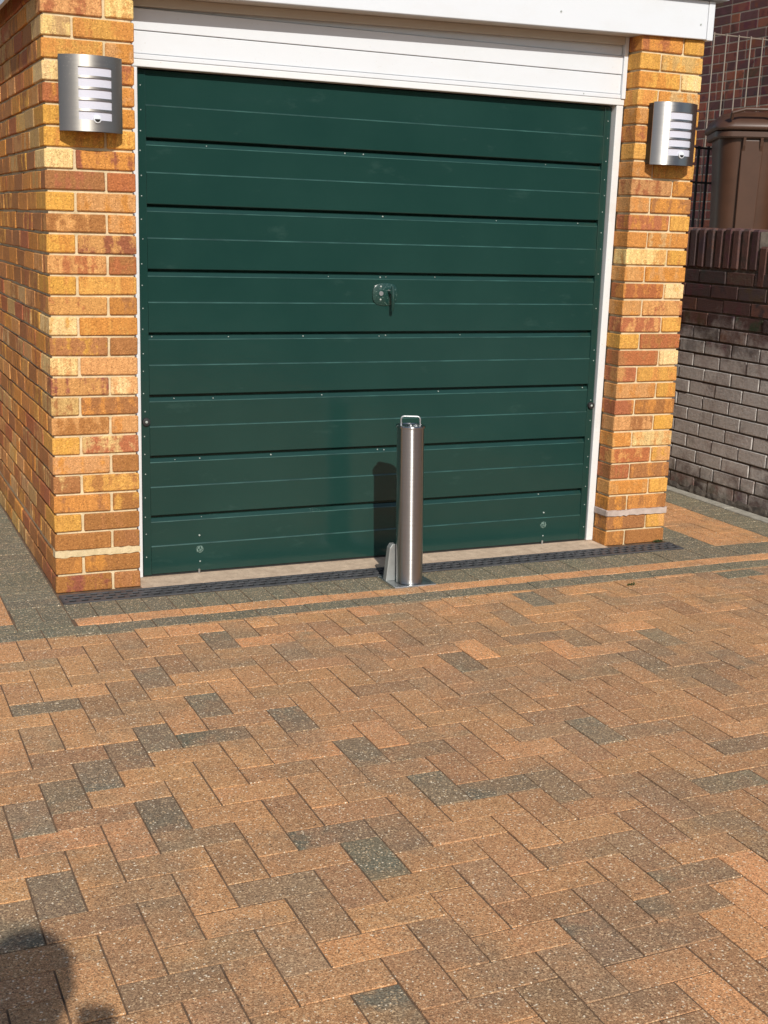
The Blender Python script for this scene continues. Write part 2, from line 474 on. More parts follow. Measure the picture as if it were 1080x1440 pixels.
# ------------------------------------------------------------------ garage
XR = 2.513; XE = XR+.3275; ROWS = 30
garage = thing('garage', 'single flat-roofed garage of golden yellow brick with dark green door', 'garage')
def zrow(k):            # bottom of course k (1-based)
    return (k-1)*.075 + (.018 if k > 2 else 0)
GOLD=(.71,.365,.075); PALE=(.84,.59,.25); ORAN=(.64,.27,.062); PEACH=(.67,.335,.115); BROWN=(.41,.175,.056); REDB=(.44,.145,.058); TAN=(.62,.39,.155); PURP=(.27,.080,.050)
CODE = {'g':GOLD,'p':PALE,'o':ORAN,'e':PEACH,'b':BROWN,'r':REDB,'t':TAN,'u':PURP}
# left and right brick of each course, bottom to top: main tone + kiln mark tone
LP = 'bu bb|bo bo|bb bb|gg bb|ob bg|bt gb|eo bb|gg rp|eb eo|tb bo|eu pe|pe ee|bg bb|pg og|er ob|go go|er rb|go eu|be eo|gg eo|br rr|pp ou|go go|go oe|ro oe|pp or|go eo|tp go|er pe|go oe'.split('|')
RP = 'bo bb|bo ge|bo ob|oe gg|rb bo|re eg|oe pe|eb gg|ro bo|eo go|re go|rb pp|gg rb|re go|eo er|ro pg|eo oe|pe go|oo ot|ro gg|eo ob|er ob|oe go|gg go|or go|oe go|go ot|og pp|gg tg|or gg'.split('|')
brng = random.Random(3)
def tone_of(ch, a=.10):
    k = 1+brng.uniform(-a, a); c = CODE[ch]; return (c[0]*k, c[1]*k, c[2]*k*(1+brng.uniform(-.15,.15)))
def rnd_code():
    return brng.choice('ggooeebbtrop')+brng.choice('obrgeub')
def put_brick(part, lo, hi, code, stuff=None, mat='brick', cham=.0035, j=.0016):
    v, f = chamfer_box(lo, hi, cham, j, brng)
    t, t2 = tone_of(code[0]), tone_of(code[1])
    if stuff is not None: stuff.add(v, f, t, t2)
    else: link('brick', v, f, M[mat], part, tuple((lo[i]+hi[i])/2 for i in range(3)), [t]*len(v), [t2]*len(v))
# cores of mortar; the bricks stand 3 mm proud of them
RC = .010; TOPZ = zrow(ROWS)+.066
pierL = MB().box((RC, RC, -.02), (.3275-RC, .35, TOPZ)).build('pier', M['mortar'], garage)
pierR = MB().box((XR+RC, RC, -.02), (XE-RC, .35, TOPZ)).build('pier', M['mortar'], garage)
sideL = MB().box((RC, .352, -.02), (.18, 5.2, TOPZ)).build('side_wall', M['mortar'], garage)
sideR = MB().box((XE-.18, .352, -.02), (XE-RC, 5.2, TOPZ)).build('side_wall', M['mortar'], garage)
MB().box((.182, 5.02, -.02), (XE-.182, 5.2, TOPZ)).build('rear_wall', M['mortar'], garage)
farL = MB(); farR = MB()
for k in range(1, ROWS+1):
    z0 = zrow(k); z1 = z0+.065; odd = k % 2
    cl, cr_ = LP[k-1].split(' ')
    # near pier
    if odd:
        put_brick(pierL, (0, 0, z0), (.215, .1025, z1), cl); put_brick(pierL, (.225, 0, z0), (.3275, .215, z1), cr_); y = .1125
    else:
        put_brick(pierL, (0, 0, z0), (.1025, .215, z1), cl); put_brick(pierL, (.1125, 0, z0), (.3275, .1025, z1), cr_); y = .225
    while y < 5.0:
        lo = (0, y, z0); hi = (.1025, y+.215, z1)
        cc = brng.choice('bbootreb')+brng.choice('obrgbt')
        put_brick(sideL, lo, hi, cc, None if y < 1.50 else farL, 'brick', .003, .0032); y += .225
    cl, cr_ = RP[k-1].split(' ')
    if not odd:
        put_brick(pierR, (XR, 0, z0), (XR+.215, .1025, z1), cl); put_brick(pierR, (XR+.225, 0, z0), (XE, .215, z1), cr_); y = .225
    else:
        put_brick(pierR, (XR, 0, z0), (XR+.1025, .215, z1), cl); put_brick(pierR, (XR+.1125, 0, z0), (XE, .1025, z1), cr_); y = .1125
    while y < 5.0:
        put_brick(sideR, (XE-.1025, y, z0), (XE, y+.215, z1), rnd_code(), farR); y += .225
o = farL.build('brickwork', M['brick'], sideL); o['kind'] = 'stuff'
o = farR.build('brickwork', M['brick'], sideR); o['kind'] = 'stuff'
# thick pale bed joints above the second course
def band(x0, x1, mat, proud, parent, seed):
    r = random.Random(seed); n = 22; v = []; f = []
    for i in range(n+1):
        x = x0+(x1-x0)*i/n
        for (y, z) in ((.05, .138), (-proud+r.uniform(-.001,.001), .142+r.uniform(-.003,.003)), (-proud*.8+r.uniform(-.001,.001), .167+r.uniform(-.003,.004)), (.05, .170)):
            v.append((x, y, z))
    for i in range(n):
        for q in range(4): f.append((i*4+q, i*4+(q+1) % 4, (i+1)*4+(q+1) % 4, (i+1)*4+q))
    f += [(0,1,2,3), tuple(n*4+q for q in (3,2,1,0))]
    o = link('bed_joint', v, f, M[mat], parent); fixn(o); return o
band(-.001, .3285, 'band', .001, pierL, 1); band(XR-.004, XE+.002, 'lime', .006, pierR, 2)
g = MB(); g.cbox((XR-.005, .001, .141), (XR+.05, .104, .170), .002, .002); g.build('bed_joint', M['lime'], pierR)

# threshold
g = MB(); g.cbox((.3285, -.034, -.04), (XR-.001, .30, .003), .003, .001); g.build('threshold', M['concrete'], garage)

# door frame: jambs and head
FY = .105
for (x0, x1) in ((.3285, .3625), (XR-.036, XR-.001)):
    bevel(MB().box((x0, FY, .0045), (x1, .20, 1.972)).build('door_jamb', M['frame'], garage), .003)
g = MB().box((.3285, FY-.004, 1.972), (XR-.001, .20, 1.998)); bevel(g.build('door_head', M['frame'], garage), .003)

# white cladding above the door: boards, end trim, dirty top board
clad = thing  # (name kept free)
tilt = .0085
def tz(x): return tilt*x*0.6
board_z = [(1.999, 2.017, -.010), (2.019, 2.098, -.004), (2.100, 2.176, -.008), (2.178, 2.32, .004)]
panel = MB().box((.3285, .128, 1.999), (XR-.001, .20, 2.34)).build('cladding', M['white'], garage)
for i, (z0, z1, dy) in enumerate(board_z):
    o = MB().box((.33, .110+dy, z0), (XR-.022, .127, z1)).build('board', M['white'], panel); bevel(o, .0025)
bevel(MB().box((XR-.021, .094, 1.9985), (XR-.001, .127, 2.33)).build('end_trim', M['white'], panel), .002)
MB().tube([(2.30, .106, 2.008), (2.30, .0985, 2.008)], .003, 8).build('screw', M['screw'], panel)

# flat roof: fascia, soffit, trim
FA, FB = -.022, .0185
def fz(x): return 2.206+FB*x
def slant(x0, x1, y0, y1, d0, d1):
    g = MB(); v = []
    for x in (x0, x1):
        for y in (y0, y1):
            for d in (d0, d1): v.append((x, y, fz(x)+d))
    g.add(v, [(0,1,3,2),(4,6,7,5),(0,4,5,1),(2,3,7,6),(0,2,6,4),(1,5,7,3)]); return g
roof = slant(-.035, XE+.005, .0, 5.25, .11, .21).build('roof', M['felt'], garage); fixn(roof)
fas = slant(-.045, XE-.012, FA, FA+.018, 0, .158).build('fascia', M['white'], garage); fixn(fas); bevel(fas, .003)
o = slant(XE-.0105, XE+.022, FA-.003, FA+.04, -.004, .158).build('corner_trim', M['white'], fas); fixn(o); bevel(o, .004)
o = slant(XE+.004, XE+.02, FA+.042, 5.25, 0, .158).build('side_fascia', M['white'], garage); fixn(o)
o = slant(-.062, -.046, FA, 5.25, 0, .158).build('side_fascia', M['white'], garage); fixn(o)
o = slant(-.075, XE+.075, FA-.03, FA+.06, .160, .19).build('roof_trim', M['felt'], roof); fixn(o); bevel(o, .006)
o = slant(.3285, XR-.001, FA+.019, .1055, .001, .012).build('soffit', M['dirty'], garage); fixn(o)
o = slant(.3285, XR-.03, .085, .1045, -.032, .0).build('soffit_batten', M['dirty'], garage); fixn(o)
for (px, py) in ((789, 16), (985.5, 34.5)):
    p = at(px, py, 1, FA); MB().tube([(p.x, FA+.003, p.z), (p.x, FA-.003, p.z)], .0038, 8).build('screw', M['screw'], fas)

# door: eight ribbed panels between two stiles; hangs a little proud at the bottom
DX0, DX1, DZ0, DZ1 = .366, XR-.040, .010, 1.966
def dy(z): return .112+(z-DZ0)/(DZ1-DZ0)*.026          # y of the door's face
door = MB(); door.add([(x, dy(z)+d, z) for x in (DX0, DX1) for z in (DZ0+.001, DZ1-.001) for d in (.021, .034)],
        [(0,1,3,2),(4,6,7,5),(0,4,5,1),(2,3,7,6),(0,2,6,4),(1,5,7,3)])
door = door.build('garage_door', M['door'], garage); fixn(door)
ST = .034; PH = (DZ1-DZ0)/8
for i in range(8):
    zt = DZ1-PH*i; zb = zt-PH+.0022; zm = (zt+zb)/2-.004
    pr = []
    def P(z, d): pr.append((dy(z)+d, z))
    top = zt if i else zt
    P(top, .020)
    if i: P(top-.0085, .0200); P(top-.0105, .012); P(top-.024, .0046); P(top-.027, .003)
    else: P(top, .003)
    P(zm+.0030, .0030); P(zm+.0010, .0022); mid = len(pr); P(zm-.0028, 0)
    P(zb+.002, 0); P(zb, .002); P(zb, .020)
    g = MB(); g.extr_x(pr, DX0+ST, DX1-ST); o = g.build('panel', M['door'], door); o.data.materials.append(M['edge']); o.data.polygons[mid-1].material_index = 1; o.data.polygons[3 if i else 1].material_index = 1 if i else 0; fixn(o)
for (x0, x1) in ((DX0, DX0+ST-.0005), (DX1-ST+.0005, DX1)):
    g = MB(); g.add([(x, dy(z)+d, z) for x in (x0, x1) for z in (DZ0, DZ1) for d in (-.001, .0205)],
        [(0,1,3,2),(4,6,7,5),(0,4,5,1),(2,3,7,6),(0,2,6,4),(1,5,7,3)])
    o = g.build('stile', M['door'], door); fixn(o); bevel(o, .002)
g = MB(); g.add([(x, dy(DZ0)+d, z) for x in (DX0, DX1) for z in (.0045, DZ0-.0005) for d in (.004, .03)], [(0,1,3,2),(4,6,7,5),(0,4,5,1),(2,3,7,6),(0,2,6,4),(1,5,7,3)])
o = g.build('bottom_seal', M['black'], door); fixn(o)
srng = random.Random(9)
def screw(x, z, r=.0032, d=0.0, mat='screw', nm='screw'):
    y = dy(z)+d
    n = 8; v = [(x+r*math.cos(a), y+.004, z+r*math.sin(a)) for a in [2*math.pi*k/n for k in range(n)]]
    v += [(x+r*math.cos(a), y-.001, z+r*math.sin(a)) for a in [2*math.pi*k/n for k in range(n)]]
    v += [(x+.5*r*math.cos(a), y-.0025, z+.5*r*math.sin(a)) for a in [2*math.pi*k/n for k in range(n)]]
    f = [(k, n+k, n+(k+1) % n, (k+1) % n) for k in range(n)]+[(n+k, 2*n+k, 2*n+(k+1) % n, n+(k+1) % n) for k in range(n)]+[tuple(2*n+k for k in range(n))]
    o = link(nm, v, f, M[mat], door, (x, y, z)); fixn(o); return o
z = .09
while z < 1.93:
    screw(DX0+.013+srng.uniform(-.003,.003), z+srng.uniform(-.012,.012), .0026)
    if srng.random() < .85: screw(DX1-.014+srng.uniform(-.004,.004), z+srng.uniform(-.02,.02), .0026)
    z += .083
for (px, py) in [(292,208),(487,222),(513,226),(540,306),(700,310),(463,388),(536,389),(544,390),(613,390),(427,473),(534,473),(543,473),(648,470),(453,553),(617,549),(281,635),(381,636),(531,629),(540,629),(283,721),(757,690),(820,540),(214,467),(770,231),(815,311),(322,474),(245,556),(300,562),(246,642)]:
    p = at(px, py, 1, .125); zi = round((DZ1-p.z)/PH); zz = DZ1-PH*zi-.014-srng.uniform(0, .004)
    screw(p.x, zz, srng.uniform(.0018, .0032), .0075)
for (px, py) in ((281, 772), (764, 738)):
    p = at(px, py, 1, .113)
    screw(p.x, p.z, .0165, 0, 'chip', 'round_plate'); screw(p.x-.001, p.z+.058, .0036); screw(p.x+.001, p.z-.052, .0036)
    q = MB().tube([(p.x-.004, dy(.03)-.004, .022), (p.x-.004, dy(.03)-.004, .0035)], .005, 8).build('drop_bolt', M['galv'], door)
# rollers at the jambs
for (x, zr) in ((DX0+.018, .640), (DX1-.016, .647)):
    q = MB().tube([(x, dy(zr)+.002, zr), (x, dy(zr)-.012, zr), (x, dy(zr)-.013, zr)], [.017, .015, .010], 16).build('arm_bolt', M['black'], door); autosmooth(q)
    screw(x, zr, .0055, -.0125, 'screw')
# handle: rounded escutcheon, lever, keyhole
hp = at(541.5, 414, 1, .124); hx, hz = hp.x, hp.z; hy = dy(hz)
n = 28; v = []; f = []
for (k_, yy) in ((1.0, 0.003), (1.0, -.004), (.93, -.006)):
    for i in range(n):
        a = 2*math.pi*i/n; ca, sa = math.cos(a), math.sin(a)
        sx = abs(ca)**.75*(1 if ca > 0 else -1); sz = abs(sa)**.75*(1 if sa > 0 else -1)
        v.append((hx+.057*k_*sx, hy+yy, hz+.047*k_*sz))
for r_ in range(2):
    for i in range(n): f.append((r_*n+i, r_*n+(i+1) % n, (r_+1)*n+(i+1) % n, (r_+1)*n+i))
f.append(tuple(2*n+i for i in range(n)))
hnd = link('handle', v, f, M['chip2'], garage); autosmooth(hnd)
lx = hx+.022
g = MB().tube([(lx, hy-.004, hz+.012), (lx, hy-.034, hz+.012)], .012, 14)
g.tube([(lx, hy-.030, hz+.034), (lx+.001, hy-.036, hz-.005), (lx+.001, hy-.036, hz-.050), (lx+.001, hy-.031, hz-.066)], [.006, .0085, .007, .006], 10)
o = g.build('lever', M['door'], hnd); autosmooth(o)
o = MB().tube([(hx-.020, hy-.005, hz+.004), (hx-.020, hy-.010, hz+.004)], .0095, 14).build('lock', M['galv'], hnd)
for dz_ in (.033, -.021):
    MB().tube([(hx-.022, hy-.005, hz+dz_), (hx-.022, hy-.0085, hz+dz_)], .0038, 8).build('screw', M['screw'], hnd)

# ------------------------------------------------------------------ wall lamps
def wall_lamp(x0, x1, z0, z1, label, steel):
    w = x1-x0; h = z1-z0; xc = (x0+x1)/2
    t = thing('wall_lamp', label, 'lamp', (xc, 0, z0), 'stainless steel wall lamps on the garage piers')
    EY, CY = -.046, -.094                       # plate: edges and middle
    sag = EY-CY; rad = ((w/2)**2+sag**2)/(2*sag); cy = CY+rad
    def yy(x, d=0): return cy-math.sqrt((rad-d)**2-(x-xc)**2) if abs(x-xc) < rad-d else 0
    us = sorted(set([i/40 for i in range(41)]+[.275, .80]))
    slots = []; zt = .845; sh = .114; gap = .031
    for i in range(5): slots.append((zt-sh, zt)); zt -= sh+gap
    vsx = sorted(set([0, 1]+[q for s in slots for q in s]))
    v = []; f = []; nu = len(us)
    for d in (0, .0018):
        for b in vsx:
            for a in us:
                x = x0+a*w; v.append((x, yy(x, d), z0+b*h))
    nv = len(vsx); off = nu*nv
    hole = lambda i, j: (.2749 < (us[i]+us[i+1])/2 < .8001) and any(s[0] < (vsx[j]+vsx[j+1])/2 < s[1] for s in slots)
    solid = {(i, j) for i in range(nu-1) for j in range(nv-1) if not hole(i, j)}
    for (i, j) in solid:
        a, b, c, d = j*nu+i, j*nu+i+1, (j+1)*nu+i+1, (j+1)*nu+i
        f.append((a, b, c, d)); f.append((off+d, off+c, off+b, off+a))
        for (di, dj, p, q) in ((-1,0,d,a),(1,0,b,c),(0,-1,a,b),(0,1,c,d)):
            if (i+di, j+dj) not in solid: f.append((q, p, off+p, off+q))
    o = link('faceplate', v, f, M[steel], t); autosmooth(o, 30)
    # opal diffuser just behind the slots
    v = []; f = []; n = 20
    for b in (.10, .90):
        for i in range(n+1):
            x = x0+w*(.22+.63*i/n); v.append((x, yy(x, .005), z0+b*h))
    f = [(i, i+1, n+2+i, n+1+i) for i in range(n)]
    o = link('diffuser', v, f, M['diffuser'], t, smooth=True)
    # housing: follows the plate, set back from its edges
    v = []; f = []; n = 16
    for b in (.012, .988):
        for i in range(n+1):
            x = x0+w*(.03+.94*i/n); v.append((x, yy(x, .007), z0+b*h))
        v.append((x0+w*.97, -.001, z0+b*h)); v.append((x0+w*.03, -.001, z0+b*h))
    m = n+3
    f = [(i, (i+1) % m, m+(i+1) % m, m+i) for i in range(m)]+[tuple(range(m-1, -1, -1)), tuple(range(m, 2*m))]
    o = link('housing', v, f, M['black'], t); fixn(o)
    # motion sensor: ring and half-covered eye
    sx = x0+w*.555; sz = z0+h*.165; sy = yy(sx)
    ring = MB(); n = 20
    ring.tube([(sx, sy+.006, sz), (sx, sy-.004, sz), (sx, sy-.005, sz)], [.0140, .0140, .0125], n)
    o = ring.build('sensor', M['white'], t); autosmooth(o)
    eye = MB(); v = []; f = []
    for q in range(5):
        ph = q/4*math.pi/2
        for k in range(n+1):
            a = math.pi*k/n+math.pi; v.append((sx+.0098*math.cos(a)*math.cos(ph), sy-.0052-.004*math.sin(ph), sz+.0098*math.sin(a)*math.cos(ph)))
    for q in range(4):
        for k in range(n): f.append((q*(n+1)+k, q*(n+1)+k+1, (q+1)*(n+1)+k+1, (q+1)*(n+1)+k))
    o = link('eye', v, f, M['black'], t, smooth=True)
    return t
wall_lamp(.048, .272, 1.719, 1.976, 'curved steel wall lamp on the brick pier that joins the long side wall', 'lamp')
wall_lamp(2.566, 2.795, 1.722, 1.983, 'curved steel wall lamp on the brick pier facing the dark boundary wall', 'lamp_clean')

# ------------------------------------------------------------------ bollard
bc = Vector((1.377, -.272, 0)); BR = .0545; BH = .652
bo = thing('security_bollard', 'brushed stainless steel security bollard with lift handle in front of the green door', 'bollard', bc)
def lean(m):
    m.v = [(q[0]-.030*q[2], q[1], q[2]) for q in m.v]; return m
v = lean(MB().lathe(bc, [(BR, .006), (BR, BH-.012), (BR, BH-.006)], 64)).build('post', M['bollard'], bo); autosmooth(v)
v = lean(MB().lathe(bc, [(BR+.001, BH-.0058), (BR+.0052, BH-.005), (BR+.0058, BH), (BR+.004, BH+.003), (BR-.006, BH+.0035), (BR-.008, BH+.001), (.012, BH+.001), (.012, BH+.006)], 64)).build('cap', M['bollard'], bo); autosmooth(v)
hd = Vector((.93, -.37, 0)); hw = .038
def arch(r):
    pts = []; top = BH+.038; rr = .012
    for s, (a0, a1) in ((-1, (180, 90)), (1, (90, 0))):
        if s == -1: pts.append(bc+hd*(-hw)+Vector((0, 0, BH)))
        for q in range(5):
            a = R(a0+(a1-a0)*q/4); pts.append(bc+hd*(s*(hw-rr)+rr*math.cos(a))+Vector((0, 0, top-rr+rr*math.sin(a))))
        if s == 1: pts.append(bc+hd*hw+Vector((0, 0, BH)))
    return MB().tube(pts, r, 12)
o = lean(arch(.0038)).build('lift_handle', M['galv'], bo); autosmooth(o)
o = lean(MB().lathe((bc.x+.018, bc.y-.012, 0), [(.010, BH+.001), (.010, BH+.007), (.004, BH+.007), (.004, BH+.003)], 16)).build('lock_cap', M['galv'], bo); autosmooth(o)
pl = MB(); px0, px1, py0, py1 = 1.283, 1.468, -.342, -.158
# frame of the ground plate with a lighter raised rim
for (a, b) in (((px0, py0, -.03), (px1, py0+.014, .006)), ((px0, py1-.014, -.03), (px1, py1, .006)), ((px0, py0+.0145, -.03), (px0+.014, py1-.0145, .006)), ((px1-.014, py0+.0145, -.03), (px1, py1-.0145, .006))): pl.box(a, b)
o = pl.build('ground_frame', M['galv'], bo); bevel(o, .0015)
o = MB().box((px0+.0145, py0+.0145, -.03), (px1-.0145, py1-.0145, .003)).build('base_plate', M['galv'], bo)
# tapered hinged lug beside the post
lv = []; a0 = Vector((1.291, -.222, 0))
for (dx, z, hwid) in ((0, .003, .024), (.004, .06, .021), (.010, .142, .017), (.016, .158, .010)):
    for (sx, sy) in ((-1,-1),(1,-1),(1,1),(-1,1)):
        lv.append((a0.x+.018+dx*.7+sx*hwid*.9, a0.y+sy*.016, z))
lf = [(i*4+k, i*4+(k+1) % 4, (i+1)*4+(k+1) % 4, (i+1)*4+k) for i in range(3) for k in range(4)]+[(3,2,1,0),(12,13,14,15)]
o = link('lock_lug', lv, lf, M['zinc'], bo); fixn(o); bevel(o, .003)

# ------------------------------------------------------------------ drain channel
dr = thing('drain_channel', 'long narrow charcoal slotted drain channel across the garage threshold', 'drain', (1.4, -.09, 0))
DY0, DY1, DXA, DXB = -.149, -.036, .006, 2.845
MB().box((DXA, DY0+.004, -.09), (DXB, DY1-.001, -.0012)).build('dark_lid', M['slot_shade'], dr)  # near-black lid close under the bars; its colour paints the shade inside the slots
seg = (DXB-DXA)/5
for s in range(5):
    x0 = DXA+s*seg+.001; x1 = x0+seg-.002; g = MB()
    ys = [DY0, DY0+.021, DY0+.046, DY0+.051, DY0+.076, DY0+.081, DY0+.106, DY1]
    bars = [(DY0, DY0+.012), (DY0+.041, DY0+.046), (DY0+.073, DY0+.078), (DY1-.010, DY1)]
    for (a, b) in bars: g.box((x0, a, -.0008), (x1, b, .0040))
    for r_ in range(3):
        ya, yb = bars[r_][1]+.0003, bars[r_+1][0]-.0003
        x = x0+(.018 if r_ % 2 else 0)
        if r_ % 2: g.box((x0, ya, -.0008), (x0+.008, yb, .0034))
        while x < x1-.004:
            g.box((x, ya, -.0008), (min(x+.019, x1), yb, .0034)); x += .046
    g.build('grating', M['grate'], dr)
MB().box((DXA-.004, DY0-.002, -.03), (DXA-.0005, DY1, .004)).build('end_cap', M['grate'], dr)
MB().box((DXB+.0005, DY0-.002, -.03), (DXB+.004, DY1, .004)).build('end_cap', M['grate'], dr)

# ------------------------------------------------------------------ boundary wall
WX = 3.672
bw = thing('boundary_wall', 'weathered dark purple-brown brick boundary wall with bricks on end along its top', 'wall', (WX, 1, 0))
YS = .505                                       # the top steps down towards the street here
core = MB().box((WX+.0062, YS, -.02), (WX+.205, 7, 1.455)); core.box((WX+.0062, -5, -.02), (WX+.205, YS-.001, 1.372))
core = core.build('mortar_core', M['dmortar'], bw)
wr = random.Random(21)
DPAL = [(.085,.045,.04), (.11,.055,.045), (.075,.05,.048), (.13,.06,.045), (.065,.042,.04)]
def wbrick(part, lo, hi, pal, mat, stuff=None, name='brick', c=.0022, j=.0016):
    v, f = chamfer_box(lo, hi, c, j, wr)
    k = wr.uniform(.85, 1.2); t = tuple(q*k for q in wr.choice(pal)); t2 = tuple(q*wr.uniform(.5, 1.2) for q in wr.choice(pal))
    if stuff is not None: stuff.add(v, f, t, t2)
    else: link(name, v, f, M[mat], part, tuple((lo[i]+hi[i])/2 for i in range(3)), [t]*len(v), [t2]*len(v))
far = MB()
for k in range(16):
    z0 = .028+k*.0765; z1 = z0+.066; y = -5+(.112 if k % 2 else 0)+wr.uniform(-.01, .01)
    if k == 1: y += .06
    while y < 7:
        L = .215 if not (k in (0, 1) and wr.random() < .45) else .103
        vis = -.25 < y < 1.35
        if not (k == 0 and wr.random() < .15):
            dx = wr.uniform(-.003, .003)+(.004 if k == 0 else 0)
            wbrick(core, (WX+dx, y, z0), (WX+.10, y+L, z1), DPAL, 'dbrick', None if vis else far)
        y += L+.0105
y = -5; i = 0
while y < 7:
    top = 1.467 if y >= YS-.01 else 1.384
    wbrick(core, (WX-.002+wr.uniform(-.002,.002), y, top-.215), (WX+.212, y+.062, top+wr.uniform(-.003,.003)), DPAL, 'dbrick', None if -.1 < y < 1.4 else far, 'coping_brick', .010, .0015)
    y += .0725
o = far.build('brickwork', M['dbrick'], core); o['kind'] = 'stuff'
v, f = chamfer_box((WX+.06, -.6, 1.375), (WX+.20, YS-.012, 1.452), .006, .002, wr)
link('mortar_ledge', v, f, M['lime2'], core)
# crumbling mortar along the foot, concrete edging
r = random.Random(4); v = []; f = []; n = 300
for i in range(n+1):
    y = -4+8*i/n
    hh_ = .5+.5*math.sin(y*9)*math.sin(y*23+1); v += [(WX-.008+r.uniform(-.003,.003), y, -.01), (WX-.007+r.uniform(-.004,.003), y, .012+.012*hh_+r.uniform(-.005,.006)), (WX+.003, y, .022+.03*hh_+r.uniform(-.006,.01)), (WX+.02, y, .03)]
for i in range(n):
    for q in range(3): f.append((i*4+q, (i+1)*4+q, (i+1)*4+q+1, i*4+q+1))
o = link('mortar_fillet', v, f, M['dmortar'], core); fixn(o)
ke = MB(); y = -5
while y < 6: ke.cbox((3.602, y, -.05), (WX-.004, y+.912, .006+r.uniform(-.002,.002)), .004, .001, r); y += .915
ke.build('footing', M['kerb'], bw)

# ------------------------------------------------------------------ neighbour's house
HX = 6.25
ho = thing('neighbouring_house', 'dark red brick side wall of the house beyond the boundary wall', 'house', (HX, 4, 1.262))
hw_ = MB().box((HX+.004, -1, 1.262), (HX+.3, 10, 6.2)).build('wall', M['hmortar'], ho)
HP = [(.17,.050,.035), (.21,.062,.038), (.13,.05,.045), (.25,.075,.04), (.11,.042,.038)]
far = MB()
for k in range(64):
    z0 = 1.264+k*.075; y = -1+(.112 if k % 2 else 0); z1 = z0+.065
    while y < 9.9:
        L = .215 if wr.random() > .22 else .1025
        vis = 3.25 < y+L and y < 4.75 and z0 < 3.35
        wbrick(hw_, (HX, y, z0), (HX+.1, y+L, z1), HP, 'hbrick', None if vis else far, 'brick', .003, .0012); y += L+.010
o = far.build('brickwork', M['hbrick'], hw_); o['kind'] = 'stuff'
MB().box((HX-.25, -1.2, 6.2), (HX+6, 10.2, 6.4)).build('eaves', M['white'], ho)

# wire mesh panel between the house and the wall
me_ = thing('wire_fence_panel', 'tall galvanised wire fence panel in front of the dark red house wall', 'fence', (5.9, 3.62, 1.262))
for i in range(8):
    x = 5.32+.118*i
    if x > 6.24: break
    MB().tube([(x, 3.62, 1.262), (x, 3.62, 2.955)], .0055, 8).build('upright', M['wire'], me_)
for z in (1.40, 2.945):
    MB().tube([(5.30, 3.635, z), (6.24, 3.635, z)], .006, 8).build('rail', M['wire'], me_)
mg = thing('metal_gate', 'low black metal bar gate beside the brown bin', 'gate', (5.5, 3.5, 1.262))
for px in (973.5, 987):
    p = at(px, 320, 1, 3.52); MB().tube([(p.x, 3.52, 1.262), (p.x, 3.52, 2.10)], .011, 8).build('upright', M['black'], mg)
p0 = at(960, 300, 1, 3.52).x
for z in (1.40, 1.825, 2.085):
    MB().tube([(p0-.25, 3.52, z), (5.72, 3.52, z)], .009, 8).build('rail', M['black'], mg)

# ------------------------------------------------------------------ wheelie bin
bx = Vector((5.585, 3.02, 1.262)); ang = R(-31)
bi = thing('wheelie_bin', 'brown plastic wheelie bin with domed lid behind the boundary wall', 'bin', bx)
ca, sa = math.cos(ang), math.sin(ang)
def bp(x, y, z): return (bx.x+x*ca-y*sa, bx.y+x*sa+y*ca, bx.z+z)
def loft(rings, cap=True):
    n = len(rings[0]); v = [bp(*q) for r_ in rings for q in r_]; f = []
    for i in range(len(rings)-1):
        for k in range(n): f.append((i*n+k, i*n+(k+1) % n, (i+1)*n+(k+1) % n, (i+1)*n+k))
    if cap: f += [tuple(range(n-1, -1, -1)), tuple((len(rings)-1)*n+k for k in range(n))]
    return v, f
def rrect(w, d, z, r=.05, n=4, bow=0):
    pts = []
    for (cx, cy, a0) in ((w/2-r, -d/2+r, -90), (w/2-r, d/2-r, 0), (-w/2+r, d/2-r, 90), (-w/2+r, -d/2+r, 180)):
        for i in range(n+1):
            a = R(a0+90*i/n); pts.append((cx+r*math.cos(a), cy+r*math.sin(a), z))
    return pts
v, f = loft([rrect(.36, .46, .03, .10, 6), rrect(.38, .49, .12, .11, 6), rrect(.42, .56, .6, .12, 6), rrect(.445, .61, .80, .12, 6), rrect(.45, .62, .86, .12, 6)])
o = link('body', v, f, M['bin'], bi); autosmooth(o, 50)
v, f = loft([rrect(.50, .68, .852, .11, 6), rrect(.52, .70, .862, .11, 6), rrect(.52, .70, .898, .11, 6), rrect(.50, .68, .905, .11, 6)])
o = link('rim', v, f, M['bin'], bi); autosmooth(o, 30)
v, f = loft([rrect(.545, .73, .907, .12, 6), rrect(.56, .75, .920, .12, 6), rrect(.555, .745, .940, .13, 6), rrect(.51, .68, .985, .14, 6), rrect(.42, .56, 1.025, .15, 6), rrect(.26, .36, 1.048, .12, 6), rrect(.08, .12, 1.054, .035, 6)])
o = link('lid', v, f, M['bin'], bi); autosmooth(o, 60)
# handle bar at the top of the lid, on the side towards the wall
pts = [bp(-.17, -.37, .98), bp(-.17, -.40, 1.02), bp(-.08, -.40, 1.045), bp(.08, -.40, 1.045), bp(.17, -.40, 1.02), bp(.17, -.37, .98)]
o = MB().tube(pts, .014, 10).build('handle_bar', M['bin'], bi); autosmooth(o)
for sx in (-.06, .06):
    vv = [bp(sx+dx, yv, zv) for dx in (-.009, .009) for (yv, zv) in ((-.305, .86), (-.345, .86), (-.335, .80), (-.300, .72))]
    o = link('rib', vv, [(0,1,2,3),(7,6,5,4),(0,4,5,1),(1,5,6,2),(2,6,7,3),(3,7,4,0)], M['bin'], bi); fixn(o)
vv = []
o = MB(); 
for (z, hw2, dpt) in ((.10, .075, .275), (.84, .085, .322)):
    for (sx, sy) in ((-1, 0), (-1, 1), (1, 1), (1, 0)): o.v.append(bp(sx*hw2*.9, -(dpt-.03+.032*sy), z))
